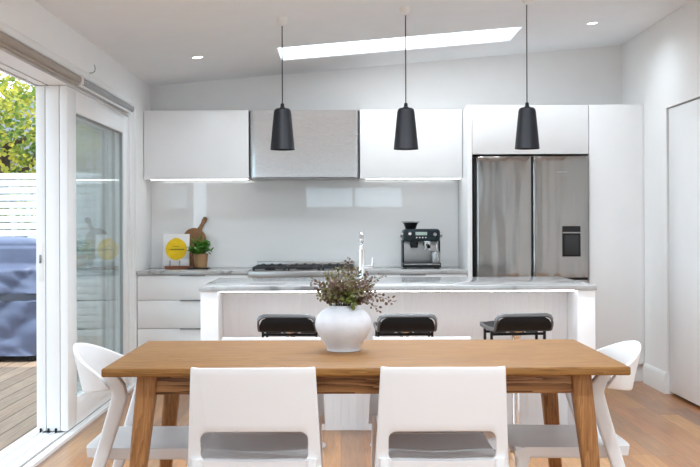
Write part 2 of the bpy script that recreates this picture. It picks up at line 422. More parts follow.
# baseboards
def skirt(name, x, y0, y1, side):
    prof = [(0,0), (.02,0), (.02,.128), (.013,.145), (.006,.155), (0,.155)]
    m = MB(); v = []
    for y in (y0, y1): v.append([m.bm.verts.new((x-side*p, y, z)) for p, z in prof])
    n = len(prof)
    for j in range(n): m.bm.faces.new((v[0][j], v[0][(j+1) % n], v[1][(j+1) % n], v[1][j]))
    m.bm.faces.new(v[0]); m.bm.faces.new(v[1][::-1])
    return struct(m.build(name, M_trim))
skirt('baseboard_right', XR, 7.352, YC-.01, 1); skirt('baseboard_right.001', XR, 2.0, 6.35, 1)
skirt('baseboard_left', XL, 7.77, YC+.05, -1)
# sliding door of the right wall: slab in a shallow reveal with dark shadow gaps
d4 = struct(MB().box(XR+.012, XR+.05, 6.37, 7.332, .022, 2.09, .003).build('door_4', M_cab))
MB().box(XR+.052, XR+.10, 6.36, 7.345, .0, 2.10).build('pocket', M_gap, d4)
MB().box(XR+.009, XR+.0125, 6.40, 6.44, .95, 1.1, .001).build('door_handle', M_pull, d4)

# ---- left sliding doors
H0, H1 = .032, 2.085
def slider(name, xo, xi, y0, y1, st0, st1, rail_t, rail_b, handle=False):
    m = MB()
    m.box(xo, xi, y0, y0+st0, H0, H1, .004).box(xo, xi, y1-st1, y1, H0, H1, .004)
    m.box(xo+.001, xi-.001, y0+st0-.005, y1-st1+.005, H1-rail_t, H1, .002).box(xo+.001, xi-.001, y0+st0-.005, y1-st1+.005, H0, H0+rail_b, .002)
    r = struct(m.build(name, M_alu))
    xm = (xo+xi)/2
    MB().box(xm-.003, xm+.003, y0+st0, y1-st1, H0+rail_b, H1-rail_t).build('pane', M_glass, r)
    sl = MB(); g = .006
    sl.box(xm-.008, xm+.012, y1-st1-g, y1-st1+.001, H0+rail_b, H1-rail_t).box(xm-.008, xm+.012, y0+st0, y1-st1, H1-rail_t-g, H1-rail_t+.001)
    sl.build('gasket', M_blindg, r)
    if handle:
        hm = MB(); hm.box(xo+.012, xi-.012, y0-.004, y0+.006, .92, 1.15, .003); h = hm.build('handle', M_whitep, r)
        MB().box((xo+xi)/2-.006, (xo+xi)/2+.006, y0-.012, y0-.004, 1.03, 1.08, .002).build('latch', M_pull, h)
    return r
slider('door_1', -1.664, -1.618, 5.94, 7.66, .20, .17, .14, .165)
slider('door_2', -1.748, -1.668, 5.94, 7.66, .11, .12, .12, .14)
slider('door_3', -1.806, -1.752, 5.94, 7.66, .11, .12, .12, .14, True)
# head, jamb, sill of the sliding doors
m = MB()
m.box(WO, XL-.003, 3.2, 7.76, 2.115, 2.16)
for a, b_ in ((-1.83, -1.812), (-1.792, -1.742), (-1.728, -1.608)): m.box(a, b_, 3.2, 7.66, 2.087, 2.115)
m.box(WO, XL-.002, 7.66, 7.76, 0, 2.115, .004).box(WO, XL-.002, 3.2, 3.28, 0, 2.115)
hd = struct(m.build('trim_1', M_alu, smooth=False))
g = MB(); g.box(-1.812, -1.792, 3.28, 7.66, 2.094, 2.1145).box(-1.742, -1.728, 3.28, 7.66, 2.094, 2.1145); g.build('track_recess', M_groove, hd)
m = MB(); m.box(WO-.03, XL+.02, 3.2, 7.78, -.03, .022, .004)
for a in (-1.79, -1.775, -1.715, -1.70, -1.64): m.box(a, a+.004, 3.28, 7.66, .02, .03)
sl = struct(m.build('trim_2', M_alu))
g = MB()
for a in (-1.785, -1.708, -1.634): g.box(a, a+.008, 3.28, 7.66, .02, .0232)
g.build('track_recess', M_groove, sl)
g = MB()
for a in (-1.78, -1.735, -1.69): g.box(a-.006, a+.006, 5.925, 5.938, .024, .05, .002)
g.build('track_stop', M_blackp, sl)
# curved pelmet above the blinds
prof = [(XL, 2.225), (XL+.014, 2.215), (XL+.024, 2.20), (XL+.028, 2.185), (XL+.026, 2.170), (XL+.018, 2.163), (XL, 2.162)]
m = MB(); v = [[m.bm.verts.new((x, y, z)) for x, z in prof] for y in (3.2, 7.60)]
for j in range(len(prof)): m.bm.faces.new((v[0][j], v[0][(j+1) % len(prof)], v[1][(j+1) % len(prof)], v[1][j]))
m.bm.faces.new(v[0]); m.bm.faces.new(v[1][::-1]); struct(m.build('trim_3', M_trim, ang=50))

# ---- roller blinds
def blind(y0, y1, label, mat, chain):
    t = thing('roller_blind', label, 'blind', (XL+.030, y0, 2.131), 0, 'roller blinds over the sliding doors')
    L = y1-y0
    MB().lathe([(0,0), (.0235,0), (.0235,L), (0,L)], 20, axis='Y').build('roll', mat, t)
    MB().box(-.026, .027, -.012, 0, -.027, .027, .004).build('end_bracket', M_whitep, t); MB().box(-.026, .027, L, L+.012, -.027, .027, .004).build('end_bracket', M_whitep, t)
    MB().box(-.010, .010, .01, L-.01, -.034, -.0235, .003).build('bottom_rail', M_alu if mat is M_blindg else mat, t)
    if chain:
        p = [(.02, L+.022, 0), (.02, L+.022, -.55), (.02, L+.03, -1.12), (.02, L+.045, -1.16), (.02, L+.06, -1.12), (.02, L+.066, -.55), (.02, L+.06, 0)]
        MB().tube(p, .0022, 6).build('bead_chain', M_whitep, t)
    return t
blind(3.3, 6.02, 'beige rolled-up roller blind above the open doorway', M_blindb, False)
blind(6.06, 7.56, 'grey rolled-up roller blind with bead chain above the fixed glass panel', M_blindg, True)
hk = MB(); hk.tube([(XL, 6.42, 2.232), (XL+.02, 6.42, 2.232), (XL+.034, 6.42, 2.242), (XL+.038, 6.42, 2.262), (XL+.032, 6.42, 2.285)], .0035, 8)
tag(hk.build('wall_hook', M_satin), 'small grey curved hook on the wall above the roller blinds', 'hook')

# ------------------------------------------------------------------ kitchen back run
G = .002
def tab(mb, xa, xb, z): mb.box(xa, xb, YC-.012, YC+.002, z-.005, z+.001, .001)
def drawer_unit(xa, xb, label, hw=.2, zt=CT-.031):
    t = thing('base_cabinet', label, 'cabinet', ((xa+xb)/2, YC, 0)); w = xb-xa
    MB().box(-w/2, w/2, .02, .60, .145, zt).build('carcass', M_cab, t)
    MB().box(-w/2, w/2, .055, .60, 0, .143).build('kickboard', M_cab, t)
    for z0, z1 in ((.15, .436), (.44, .660), (.664, zt-.005)):
        d = MB().box(-w/2+G, w/2-G, 0, .019, z0, z1, .0015).build('drawer', M_cab, t)
        MB().box(-hw/2, hw/2, -.012, .004, z1-.003, z1+.003, .001).build('pull', M_pull, d)
    return t
X0, XC0, XC1, X1 = XL+.004, -.722, .142, 1.0
drawer_unit(X0, XC0-.002, 'white base cabinet of three drawers in the corner under the lemon picture')
drawer_unit(XC0, XC1, 'white base cabinet of drawers under the steel cooktop', zt=CT-.054)
drawer_unit(XC1+.002, X1, 'white base cabinet of drawers under the coffee machine')
# worktops left and right of the cooktop
def top(xa, xb, label):
    t = MB().box(xa, xb, YC-.012, YB-.008, CT-.03, CT, .003); o = t.build('worktop', M_stone)
    return tag(o, label, 'worktop')
top(X0, XC0-.003, 'grey stone worktop in the left corner under the lemon picture and herb pot')
top(XC1+.003, X1, 'short grey stone worktop carrying the coffee machine')
# splashback
tag(MB().box(XL+.002, 1.0, YB-.007, YB-.001, CT+.001, 1.66).build('splashback', M_splash), 'pale grey glossy glass splashback behind the cooktop', 'splashback')
# cooktop
ck = thing('cooktop', 'wide stainless gas cooktop with black grates between the two worktops', 'cooktop', ((XC0+XC1)/2, YC, CT)); W = XC1-XC0
MB().box(-W/2, W/2, -.03, .60, -.054, -.002, .006).build('body', M_cook, ck)
MB().box(-W/2+.02, W/2-.02, .565, .60, -.002, .052, .004).build('rear_upstand', M_cook, ck)
for i in range(3):
    gr = MB(); cx = (i-1)*.275
    for a in (-.125, .125): gr.box(cx+a-.008, cx+a+.008, .03, .53, .012, .026, .004)
    for a in (.03, .14, .26, .38, .515): gr.box(cx-.125, cx+.125, a, a+.015, .012, .028, .004)
    gr.box(cx-.007, cx+.007, .03, .53, .014, .03, .003)
    for (fx, fy) in ((-.07,.17), (.07,.17), (-.07,.41), (.07,.41), (0,.17), (0,.41), (-.07,.29), (.07,.29)): gr.box(cx+fx-.014, cx+fx+.014, fy-.01, fy+.01, .02, .04, .005)
    for a in (-.12, .12):
        for b_ in (.05, .51): gr.box(cx+a-.007, cx+a+.007, b_-.007, b_+.007, -.003, .016)
    gr.build('grate', M_iron, ck)
for (bx, by, r) in ((-.275,.17,.04), (-.275,.41,.035), (0,.29,.062), (.275,.17,.035), (.275,.41,.045)):
    MB().lathe([(0,-.003), (r*1.1,-.003), (r*1.1,.003), (r,.004), (r,.008), (r*.8,.011), (0,.011)], 24, (bx, by, 0)).build('burner', M_iron, ck)
# uppers + rangehood
def upper(xa, xb, label):
    t = thing('wall_cabinet', label, 'cabinet', ((xa+xb)/2, 8.17, 1.628)); w = xb-xa; h = 2.19-1.628
    MB().box(-w/2, w/2, .02, YB-8.171, 0.008, h).build('carcass', M_cab, t)
    MB().box(-w/2+G/2, w/2-G/2, 0, .019, 0, h, .0015).build('door', M_cab, t)
    MB().box(-w/2+.05, w/2-.01, .035, .05, -.004, .0075).build('light_strip', M_led, t)
    return t
upper(X0, -.744, 'long white wall cabinet in the left corner beside the rangehood')
upper(.165, 1.002, 'white wall cabinet between rangehood and fridge surround')
rh = thing('rangehood', 'brushed stainless rangehood between the white wall cabinets', 'rangehood', (-.29, 8.16, 1.63)); hw = .4515
def hood(u, v):
    x = -hw+2*hw*u; e = min(u, 1-u)*2*hw; r = .05
    y = 0 if e > r else r-math.sqrt(max(0, r*r-(r-e)**2))
    z = .012+.548*v
    return (x, y, z), (x, y+.012, z)
MB().shell(hood, 60, 6).build('front_panel', M_steel, rh)
MB().box(-hw+.002, hw-.002, .052, YB-8.162, .012, .56).build('housing', M_steel, rh)
MB().box(-hw+.03, hw-.03, .02, .30, 0, .0115, .003).build('filter', M_satin, rh)
# tall cabinetry around fridge
HT = 2.19
t = thing('side_panel', 'tall white end panel between wall cabinet and fridge', 'panel', (1.024, YC, 0))
MB().box(-.0185, .0185, 0, YB-YC-.001, 0, HT, .0015).build('board', M_cab, t)
t = thing('bridging_cabinet', 'white cupboard above the stainless fridge', 'cabinet', (1.505, YC, 1.803))
MB().box(-.461, .455, .02, YB-YC-.001, .008, HT-1.803).build('carcass', M_cab, t); MB().box(-.459, .453, 0, .019, 0, HT-1.803, .0015).build('door', M_cab, t)
t = thing('pantry_cabinet', 'tall white pantry cabinet between fridge and right wall', 'cabinet', (2.178, YC, 0))
MB().box(-.214, .218, .02, YB-YC-.001, .145, HT).build('carcass', M_cab, t); MB().box(-.214, .205, 0, .019, .147, HT, .0015).build('door', M_cab, t)
MB().box(.207, .2195, .003, .019, .147, HT, .001).build('filler', M_cab, t); MB().box(-.214, .2195, .055, .60, 0, .143).build('kickboard', M_cab, t)
# fridge
fr = thing('fridge', 'stainless french-door fridge with black water dispenser', 'fridge', (1.513, 7.86, 0))
MB().box(-.455, .447, .055, .62, .02, 1.785, .004).build('body', M_blackp, fr)
def fdoor(xa, xb, z0, z1, name):
    w = xb-xa
    def fn(u, v):
        x = xa+w*u; e = min(u, 1-u)*w; r = .014
        y = -.006*math.sin(PI*u) + (0 if e > r else r-math.sqrt(max(0, r*r-(r-e)**2)))
        z = z0+(z1-z0)*v; ez = min(v, 1-v)*(z1-z0); y += 0 if ez > .006 else (.006-ez)*.6
        return (x, y, z), (x, .05, z)
    us = 48
    return MB().shell(fn, us, 40).build(name, M_fridge, fr, ang=50)
fdoor(-.438, -.003, .83, 1.785, 'door'); dr = fdoor(.003, .447, .83, 1.785, 'door'); fdoor(-.438, .447, .06, .81, 'freezer_drawer')
h = MB(); h.box(-.0028, .0028, .012, .05, .84, 1.775); h.build('door_gap', M_gap, fr)
hd = MB().box(-.43, .43, .02, .05, .811, .829).build('drawer_gap', M_gap, fr)
MB().box(.185, .275, -.0075, -.004, 1.655, 1.665, .0008).build('badge', M_satin, dr)
ds = MB().box(.232, .376, -.012, .02, .995, 1.235, .004).build('water_dispenser', M_blackp, dr)
MB().box(.234, .374, -.0145, -.011, 1.178, 1.188, .001).build('dispenser_trim', M_satin, ds)
MB().box(.25, .358, -.0135, -.0115, 1.01, 1.165, .001).build('dispenser_recess', M_gap, ds)

# ------------------------------------------------------------------ island
IX0, IX1, IY0, IY1, IZ = -.820, 1.489, 5.80, 6.79, .895
il = thing('kitchen_island', 'white kitchen island with grooved front under the grey stone top', 'kitchen island', ((IX0+IX1)/2, 6.08, 0))
ox = (IX0+IX1)/2; hwI = (IX1-IX0)/2
for s_ in (-1, 1):
    e = MB(); xa, xb = sorted((s_*(hwI-.008), s_*(hwI-.108))); e.box(xa, xb, 5.808-6.08, 6.78-6.08, 0, IZ-.0285, .002); e.build('end_panel', M_isl, il)
m = MB(); n = 44; wI = 2*(hwI-.1085); pitch = wI/n
for i in range(n): m.box(-wI/2+i*pitch, -wI/2+(i+1)*pitch-.0001, 0, .03, .0, IZ-.029, .002, 1)
m.build('grooved_panel', M_isl, il)
MB().box(-wI/2, wI/2, .031, .69, .1, IZ-.029).build('carcass', M_isl, il)
MB().box(-wI/2, wI/2, .031, .64, 0, .099).build('kickboard', M_isl, il)
MB().box(-wI/2+.01, wI/2-.01, -.232, -.222, IZ-.036, IZ-.0285).build('light_strip', M_ledi, il)
for i in range(4):
    xa = -wI/2+i*wI/4
    dd = MB().box(xa+.002, xa+wI/4-.002, .691, .71, .105, IZ-.034, .0015).build('door', M_isl, il)
tag(MB().box(IX0, IX1, IY0, IY1, IZ-.028, IZ, .002).build('island_worktop', M_stone), 'grey veined stone top of the kitchen island', 'worktop')
# tap
tp = thing('kitchen_tap', 'tall chrome mixer tap standing on the island behind the vase', 'tap', (.138, 6.42, IZ))
MB().lathe([(0,0), (.028,0), (.028,.008), (.019,.012), (.019,.19), (.0165,.195), (.0165,.2), (0,.2)], 24).build('body', M_chrome, tp)
p = [(0,0,.198), (0,0,.225)]+[(0, .085-.085*math.cos(a), .225+.075*math.sin(a)) for a in [PI*k/14 for k in range(1, 15)]]+[(0,.17,.20), (0,.17,.17)]
MB().tube(p, .0135, 16).build('spout', M_chrome, tp)
lv = MB(); lv.tube([(.015,0,.085), (.072,0,.085)], .010, 14); lv.tube([(.067,0,.083), (.069,0,.11), (.070,.0,.145)], [.006,.005,.004], 10); lv.build('lever', M_chrome, tp)

# ------------------------------------------------------------------ bench things
# lemon canvas on its little stand
st = thing('picture_stand', 'reddish wooden block stand holding the lemon picture', 'stand', (-1.335, 8.27, CT))
MB().box(-.11, .11, -.035, .035, 0, .022, .003).build('block', M_redwood, st)
for a in (-.068, .012):
    MB().tube([(a,-.024,.02), (a,-.024,.07)], .0055, 10).build('peg', M_satin, st)
cv = thing('canvas_print', 'white canvas with a yellow lemon leaning behind the herb pot', 'picture', (-1.348, 8.275, CT+.023)); cv.rotation_euler = (math.radians(-7), 0, 0)
MB().box(-.118, .098, -.010, .012, 0, .265, .002).build('canvas', M_canvas, cv)
MB().box(.02, .104, -.034, -.026, 0, .055, .001).build('card', M_canvas, cv)
lem = []
for k in range(48):
    a = 2*PI*k/48; r = 1+.07*max(0, math.cos(a-PI/2))**30
    lem.append((-.009+.088*r*math.cos(a), .138+.090*r*math.sin(a)))
lm = MB().prism(lem, -.0118, -.0098).build('lemon_motif', M_lemon, cv)
ink = MB(); rx = random.Random(4); x = -.065
while x < .05:
    w_ = rx.uniform(.004, .011); hh = rx.uniform(.007, .013); ink.box(x, x+w_, -.0126, -.0116, .131, .131+hh); x += w_+rx.uniform(.002, .005)
x = -.03
while x < .015:
    w_ = rx.uniform(.002, .004); ink.box(x, x+w_, -.0126, -.0116, .158, .164); x += w_+.0025
ink.build('lettering', M_ink, lm)
# paddle board
pb = thing('chopping_board', 'round-topped wooden paddle chopping board leaning against the splashback', 'chopping board', (-1.226, 8.395, CT+.001)); pb.rotation_euler = (math.radians(-9), 0, 0)
R = .092; cz = .243; ang = math.radians(64); hx, hz = math.cos(ang), math.sin(ang); nx, nz = -hz, hx
out = []
for k in range(40):
    a = ang+.24+(2*PI-.48)*k/39
    rr = R*(1+.10*abs(math.sin(a-ang)))
    out.append((rr*math.cos(a)*.98, cz+rr*math.sin(a)))
# squared-off lower body
out = [(x if z > cz-.05 else math.copysign(min(.097, abs(x)*1.3), x), z if z > cz-.05 else max(0, cz-.05+(z-cz+.05)*4.6)) for x, z in out]
hp = []
for d, wd in ((.112,-.017), (.15,-.015), (.18,-.021), (.203,-.018), (.211,-.007)): hp.append((d, wd))
for d, wd in ((.211,.007), (.203,.018), (.18,.021), (.15,.015), (.112,.017)): hp.append((d, wd))
out += [(hx*d+nx*wd, cz+hz*d+nz*wd) for d, wd in hp]
MB().prism(out, -.009, .009, bev=.003).build('board', M_board, pb)
lp = MB(); cx_, cz_ = hx*.192, cz+hz*.192
lp.tube([(cx_+.007*math.cos(a), -.0095, cz_+.007*math.sin(a)) for a in [2*PI*k/12 for k in range(12)]], .0022, 6, closed=True); lp.build('hang_hole', M_ink, pb)
# herb pot
hb = thing('potted_herb', 'green leafy herb in a copper pot in front of the chopping board', 'plant', (-1.145, 8.22, CT+.012))
MB().lathe([(0,0), (.046,0), (.05,.004), (.061,.108), (.064,.112), (.060,.114), (.056,.10), (0,.10)], 32).build('pot', M_brass, hb)
MB().lathe([(0,.1005), (.0565,.1005), (.03,.108), (0,.11)], 24).build('soil', M_soil, hb)
lf = MB(); sm = MB(); rx = random.Random(8)
for k in range(46):
    a = rx.uniform(0, 2*PI); q = math.sqrt(rx.random()); tip = Vector((.112*q*math.cos(a), .095*q*math.sin(a), .135+.10*(1-q*q)*rx.uniform(.6, 1.15)+.015*rx.random()))
    if tip.x < -.03 and tip.y < -.05: tip.y = -.045
    b0 = Vector((.03*math.cos(a)*q, .03*math.sin(a)*q, .10)); mid = (b0+tip)/2+Vector((0,0,.015)); sm.tube([b0, mid, tip], .0014, 5)
    for j in range(9):
        f = rx.uniform(.45, 1.05); pz = b0.lerp(tip, f); dv = Vector((rx.uniform(-1,1), rx.uniform(-1,1), rx.uniform(-.5,.6)))
        lf.leaf(pz, dv, (rx.uniform(-.4,.4), rx.uniform(-.7,.2), 1), rx.uniform(.022,.036), rx.uniform(.016,.025))
sm.build('stems', M_herb, hb); tag(lf.build('leaves', M_herb, hb, recalc=False), kind='stuff')
tr = MB().box(-.085, .085, -.075, .075, 0, .011, .003); o = tr.build('tray', M_blackp); o.location = (-1.16, 8.22, CT+.0005); tag(o, 'small black tray under the copper herb pot', 'tray')
# espresso machine
em = thing('espresso_machine', 'dark navy and steel espresso machine on the right worktop', 'coffee machine', (.663, 8.12, CT+.001)); em.scale = (.94, .94, .94)
MB().box(-.165, .165, -.03, .24, .008, .05, .008).build('drip_tray', M_blackp, em)
MB().box(-.155, .155, -.034, -.028, .032, .042, .002).build('tray_trim', M_satin, em)
MB().box(-.158, .158, .06, .24, .045, .245, .006).build('body', M_navy, em)
MB().box(-.15, .15, .052, .062, .05, .235, .004).build('front_plate', M_satin, em)
for s_ in (-1, 1): MB().box(s_*.158-.006, s_*.158+.006, .045, .235, .05, .245, .004).build('side_trim', M_blackp, em)
b_ = MB(); b_.prism(rrect(.318, .108, .03, 6, 0, .288), -.02, .235, bev=.012); hd = b_.build('head', M_navy, em)
MB().box(-.055, .045, -.0235, -.0195, .288, .316, .001).build('display', M_screen, hd)
bt = MB().lathe([(0,-.026), (.013,-.026), (.014,-.02), (0,-.018)], 20, (-.103, 0, .302), 'Y'); bt.build('power_button', M_chrome, hd)
for k in range(4): MB().lathe([(0,-.024), (.006,-.024), (.0065,-.02), (0,-.018)], 14, (-.045+.026*k, 0, .268), 'Y').build('button', M_chrome, hd)
MB().lathe([(0,-.028), (.014,-.028), (.017,-.02), (0,-.018)], 20, (.113, 0, .295), 'Y').build('dial', M_satin, hd)
for s_ in (-1, 1): MB().lathe([(0,s_*.155), (.022,s_*.155), (.022,s_*.182), (0,s_*.182)], 20, (0, .06, .29), 'X').build('side_knob', M_satin, em)
gp = MB(); gp.lathe([(0,.18), (.032,.18), (.036,.21), (.036,.236), (0,.236)], 24, (-.065, .01, 0)); gp.build('grind_outlet', M_blackp, em)
pf = MB(); pf.lathe([(0,.185), (.028,.185), (.034,.2), (.034,.236), (0,.236)], 24, (.045, .01, 0)); pf = pf.build('group_head', M_chrome, em)
MB().tube([(.045,-.02,.205), (.047,-.07,.202), (.049,-.135,.19)], [.012,.014,.015], 12).build('portafilter_handle', M_blackp, pf)
sp_ = MB(); sp_.tube([(.03,.0,.19), (.028,-.006,.17), (.022,-.006,.162)], .006, 8); sp_.tube([(.06,.0,.19), (.062,-.006,.17), (.068,-.006,.162)], .006, 8); sp_.build('spout', M_chrome, pf)
MB().tube([(.128,.01,.24), (.128,-.008,.2), (.134,-.02,.12), (.14,-.025,.075)], [.008,.006,.005,.004], 10).build('steam_wand', M_chrome, em)
MB().lathe([(0,0), (.04,0), (.042,.004), (.04,.075), (.034,.095), (.037,.1), (.034,.1), (.03,.094), (.036,.07), (.038,.01), (0,.008)], 24, (.118, .012, .05)).build('milk_jug', M_satin, em)
hp = MB(); hp.lathe([(0,.342), (.045,.342), (.047,.35), (.062,.388), (.066,.392), (.066,.398), (0,.40)], 28, (-.088, .1, 0)); hp = hp.build('bean_hopper', M_blackp, em)
MB().lathe([(0,.40), (.079,.40), (.08,.404), (.079,.409), (0,.41)], 28, (-.088, .1, 0)).build('lid', M_satin, hp)
for (a, b2) in ((-.14,-.01), (.14,-.01), (-.14,.22), (.14,.22)): MB().lathe([(0,0), (.012,0), (.012,.01), (0,.01)], 12, (a, b2, 0)).build('foot', M_blackp, em)

# ------------------------------------------------------------------ pendants and downlights
def pendant(x, label):
    z0 = 1.72; zc = ceil_z(x)
    t = thing('pendant_light', label, 'pendant lamp', (x, 6.23, z0), 0, 'black pendant lamps over the island')
    MB().lathe([(.0775,0), (.0765,.002), (.0545,.232), (.050,.248), (.040,.256), (0,.257), (0,.253), (.038,.252), (.047,.244), (.0515,.231), (.0745,.002), (.0775,0)], 48).build('shade', M_black, t)
    MB().lathe([(0,.256), (.019,.256), (.019,.262), (.013,.266), (.011,.285), (.006,.29), (0,.29)], 20).build('cap', M_blackp, t)
    MB().tube([(0,0,.288), (0,0,zc-z0-.03)], .0034, 8).build('cord', M_blackp, t)
    MB().lathe([(0,zc-z0-.052), (.012,zc-z0-.050), (.028,zc-z0-.040), (.035,zc-z0-.025), (.036,zc-z0+.003), (0,zc-z0+.003)], 28).build('ceiling_rose', M_whitep, t)
    MB().lathe([(0,.165), (.013,.167), (.024,.185), (.026,.20), (.018,.222), (.014,.25), (0,.25)], 20).build('bulb', M_whitep, t)
    return t
pendant(-.356, 'black cone pendant lamp in front of the rangehood, first from the sliding doors')
pendant(.413, 'black cone pendant lamp above the vase, the middle of three')
pendant(1.168, 'black cone pendant lamp in front of the fridge cupboard')
SLOPE = math.atan(.0825)
def downlight(x, y, label, power=26, vis=True):
    t = thing('downlight', label, 'ceiling light', (x, y, ceil_z(x)), 0, 'recessed ceiling downlights'); t.rotation_euler = (0, -SLOPE, 0)
    MB().lathe([(.036,.002), (.036,-.003), (.046,-.004), (.048,0), (.048,.004), (.036,.002)], 28).build('trim_ring', M_whitep, t)
    MB().lathe([(0,-.001), (.0355,-.001), (.0355,.002), (0,.002)], 28).build('lens', M_lamp, t)
    l = bpy.data.lights.new('downlight_beam', 'AREA'); l.shape = 'DISK'; l.size = .08; l.energy = power; l.color = (.78,.90,1); l.spread = math.radians(150)
    lo = bpy.data.objects.new('downlight_beam', l); COL.objects.link(lo); lo.location = (x, y, ceil_z(x)-.012); lo.rotation_euler = (0, -SLOPE, 0)
PW = 9
downlight(-1.042, 7.34, 'small round ceiling downlight above the left wall cabinet', 4)
downlight(1.857, 7.34, 'small round ceiling downlight above the pantry cabinet', 4)
for (x, y) in ((-.35, 5.5), (.45, 5.5), (1.25, 5.5), (-.2, 4.4), (.5, 4.4), (1.2, 4.4), (-.2, 2.4), (.5, 2.4), (1.2, 2.4), (-.2, .2), (.5, .2), (1.2, .2)):  # out-of-view downlights, added to fill the interior with light
    downlight(x, y, 'unseen ceiling downlight added as fill light over the dining area', PW*(1.4 if y > 5 else 1.0 if y > 4 else 1.3))

# ------------------------------------------------------------------ dining table
TX0, TX1, TY0, TY1, TZ = -.841, 1.020, 3.51, 4.365, .748
tb = thing('dining_table', 'oak dining table with splayed legs carrying the white vase', 'table', ((TX0+TX1)/2, (TY0+TY1)/2, 0)); hx_, hy_ = (TX1-TX0)/2, (TY1-TY0)/2
m = MB(); m.box(-hx_, hx_, -hy_, hy_, TZ-.03, TZ, .006, 3); m.build('tabletop', M_oakx, tb)
for s_ in (-1, 1):
    MB().box(-hx_+.17, hx_-.17, s_*(hy_-.075)-.011, s_*(hy_-.075)+.011, TZ-.102, TZ-.0305, .002).build('apron', M_oaka, tb)
    MB().box(s_*(hx_-.15)-.011, s_*(hx_-.15)+.011, -hy_+.1, hy_-.1, TZ-.102, TZ-.0305, .002).build('apron', M_oaky, tb)
for sx in (-1, 1):
    for sy in (-1, 1):
        rw = .014 if sy > 0 else 0
        path = [(sx*(hx_-.156+rw)-.005, sy*(hy_-.085), TZ-.0305), (sx*(hx_-.132+rw)-.005, sy*(hy_-.075), TZ-.25), (sx*(hx_-.086+rw)-.005, sy*(hy_-.04), 0)]
        sec = [rrect(.074, .066, .012, 3), rrect(.066, .06, .012, 3), rrect(.042, .04, .01, 3)]
        MB().sweep(path, sec, up=(0,1,0)).build('leg', M_oakz, tb)

# ------------------------------------------------------------------ chairs
def slot_chair(label, group):
    """side chair with a wide back panel pierced by a slot; faces +Y, origin on the floor under the seat"""
    t = thing('dining_chair', label, 'chair', (0,0,0), 0, group)
    # back panel with slot, drawn in (x, z), bent and leaned
    def bend(x, z, off):
        lean = (z-.43)*.16
        if z > .6: z -= .011*(1-(x/.215)**2)*(z-.6)/.157
        return Vector((x, -.205-lean+.35*x*x*(1 if z > .4 else .8)+off, z))
    cx, cz = 0, .470; n = 64
    inner = rrect(.378, .108, .028, 15, 0, cz)
    ztop, zbot = .757, .385
    outer = []
    for (x, z) in inner:
        # push the slot outline out to the panel edge
        k = (z-cz)/.054; kx = x/.189
        zz = ztop if k > 0 else zbot
        outer.append([kx, k])
    pts = []
    for i, (kx, k) in enumerate(outer):
        a = math.atan2(k, kx)
        # square mapping of the ring
        m_ = max(abs(kx), abs(k)); qx, qk = kx/m_, k/m_
        z = cz+(ztop-cz)*qk if qk > 0 else cz+(cz-zbot)*qk
        hwid = .2175+(ztop-z)*.055
        pts.append((qx*hwid, z))
    m = MB(); rings = []
    NR = 8
    for r in range(NR+1):
        f = r/NR
        rings.append(([m.bm.verts.new(bend(inner[i][0]*(1-f)+pts[i][0]*f, inner[i][1]*(1-f)+pts[i][1]*f, 0)) for i in range(n)],
                      [m.bm.verts.new(bend(inner[i][0]*(1-f)+pts[i][0]*f, inner[i][1]*(1-f)+pts[i][1]*f, .016)) for i in range(n)]))
    for r in range(NR):
        for i in range(n):
            j = (i+1) % n
            m.bm.faces.new((rings[r][0][i], rings[r][0][j], rings[r+1][0][j], rings[r+1][0][i]))
            m.bm.faces.new((rings[r][1][i], rings[r+1][1][i], rings[r+1][1][j], rings[r][1][j]))
    for i in range(n):
        j = (i+1) % n
        m.bm.faces.new((rings[0][0][j], rings[0][0][i], rings[0][1][i], rings[0][1][j]))
        m.bm.faces.new((rings[NR][0][i], rings[NR][0][j], rings[NR][1][j], rings[NR][1][i]))
    bmesh.ops.recalc_face_normals(m.bm, faces=m.bm.faces)
    ed = [e for e in m.bm.edges if len(e.link_faces) == 2 and e.calc_face_angle(0) > 1.2]
    bmesh.ops.bevel(m.bm, geom=ed, offset=.005, segments=2, profile=.5, affect='EDGES')
    m.build('backrest', M_poly, t, ang=40)
    def seat(u, v):
        x = -.206+.412*u; y = -.197+.412*v
        taper = 1-.04*v; x *= taper
        dz = -.014*math.exp(-((x/.16)**2+((y+.02)/.15)**2))
        if v > .92: dz -= .012*((v-.92)/.08)**2
        zz = .421+.016*v; return (x, y, zz+dz), (x*.985, y*.985, zz-.034)
    MB().shell(seat, 24, 24).build('seat', M_poly, t, ang=50)
    for sx in (-1, 1):
        sec = [rrect(.036, .046, .009, 3), rrect(.034, .04, .009, 3), rrect(.026, .028, .008, 3)]
        MB().sweep([(sx*.203, -.183, .425), (sx*.208, -.20, .25), (sx*.216, -.25, 0)], sec, up=(0,1,0)).build('leg', M_poly, t)
        MB().sweep([(sx*.180, .175, .42), (sx*.183, .185, .25), (sx*.19, .205, 0)], sec, up=(0,1,0)).build('leg', M_poly, t)
    return t
s1 = slot_chair('white plastic chair with back to the camera, nearer the sliding doors', 'white slot-backed dining chairs')
s1.location = (-.305, 3.715, 0)
dup(s1, (.357, 3.715, 0), 0, 'white plastic chair with back to the camera, right of the vase')
dup(s1, (-.305, 4.178, 0), PI, 'white plastic chair across the table, mostly hidden, facing the camera left of the vase')
dup(s1, (.358, 4.178, 0), PI, 'white plastic chair across the table, mostly hidden, facing the camera right of the vase')

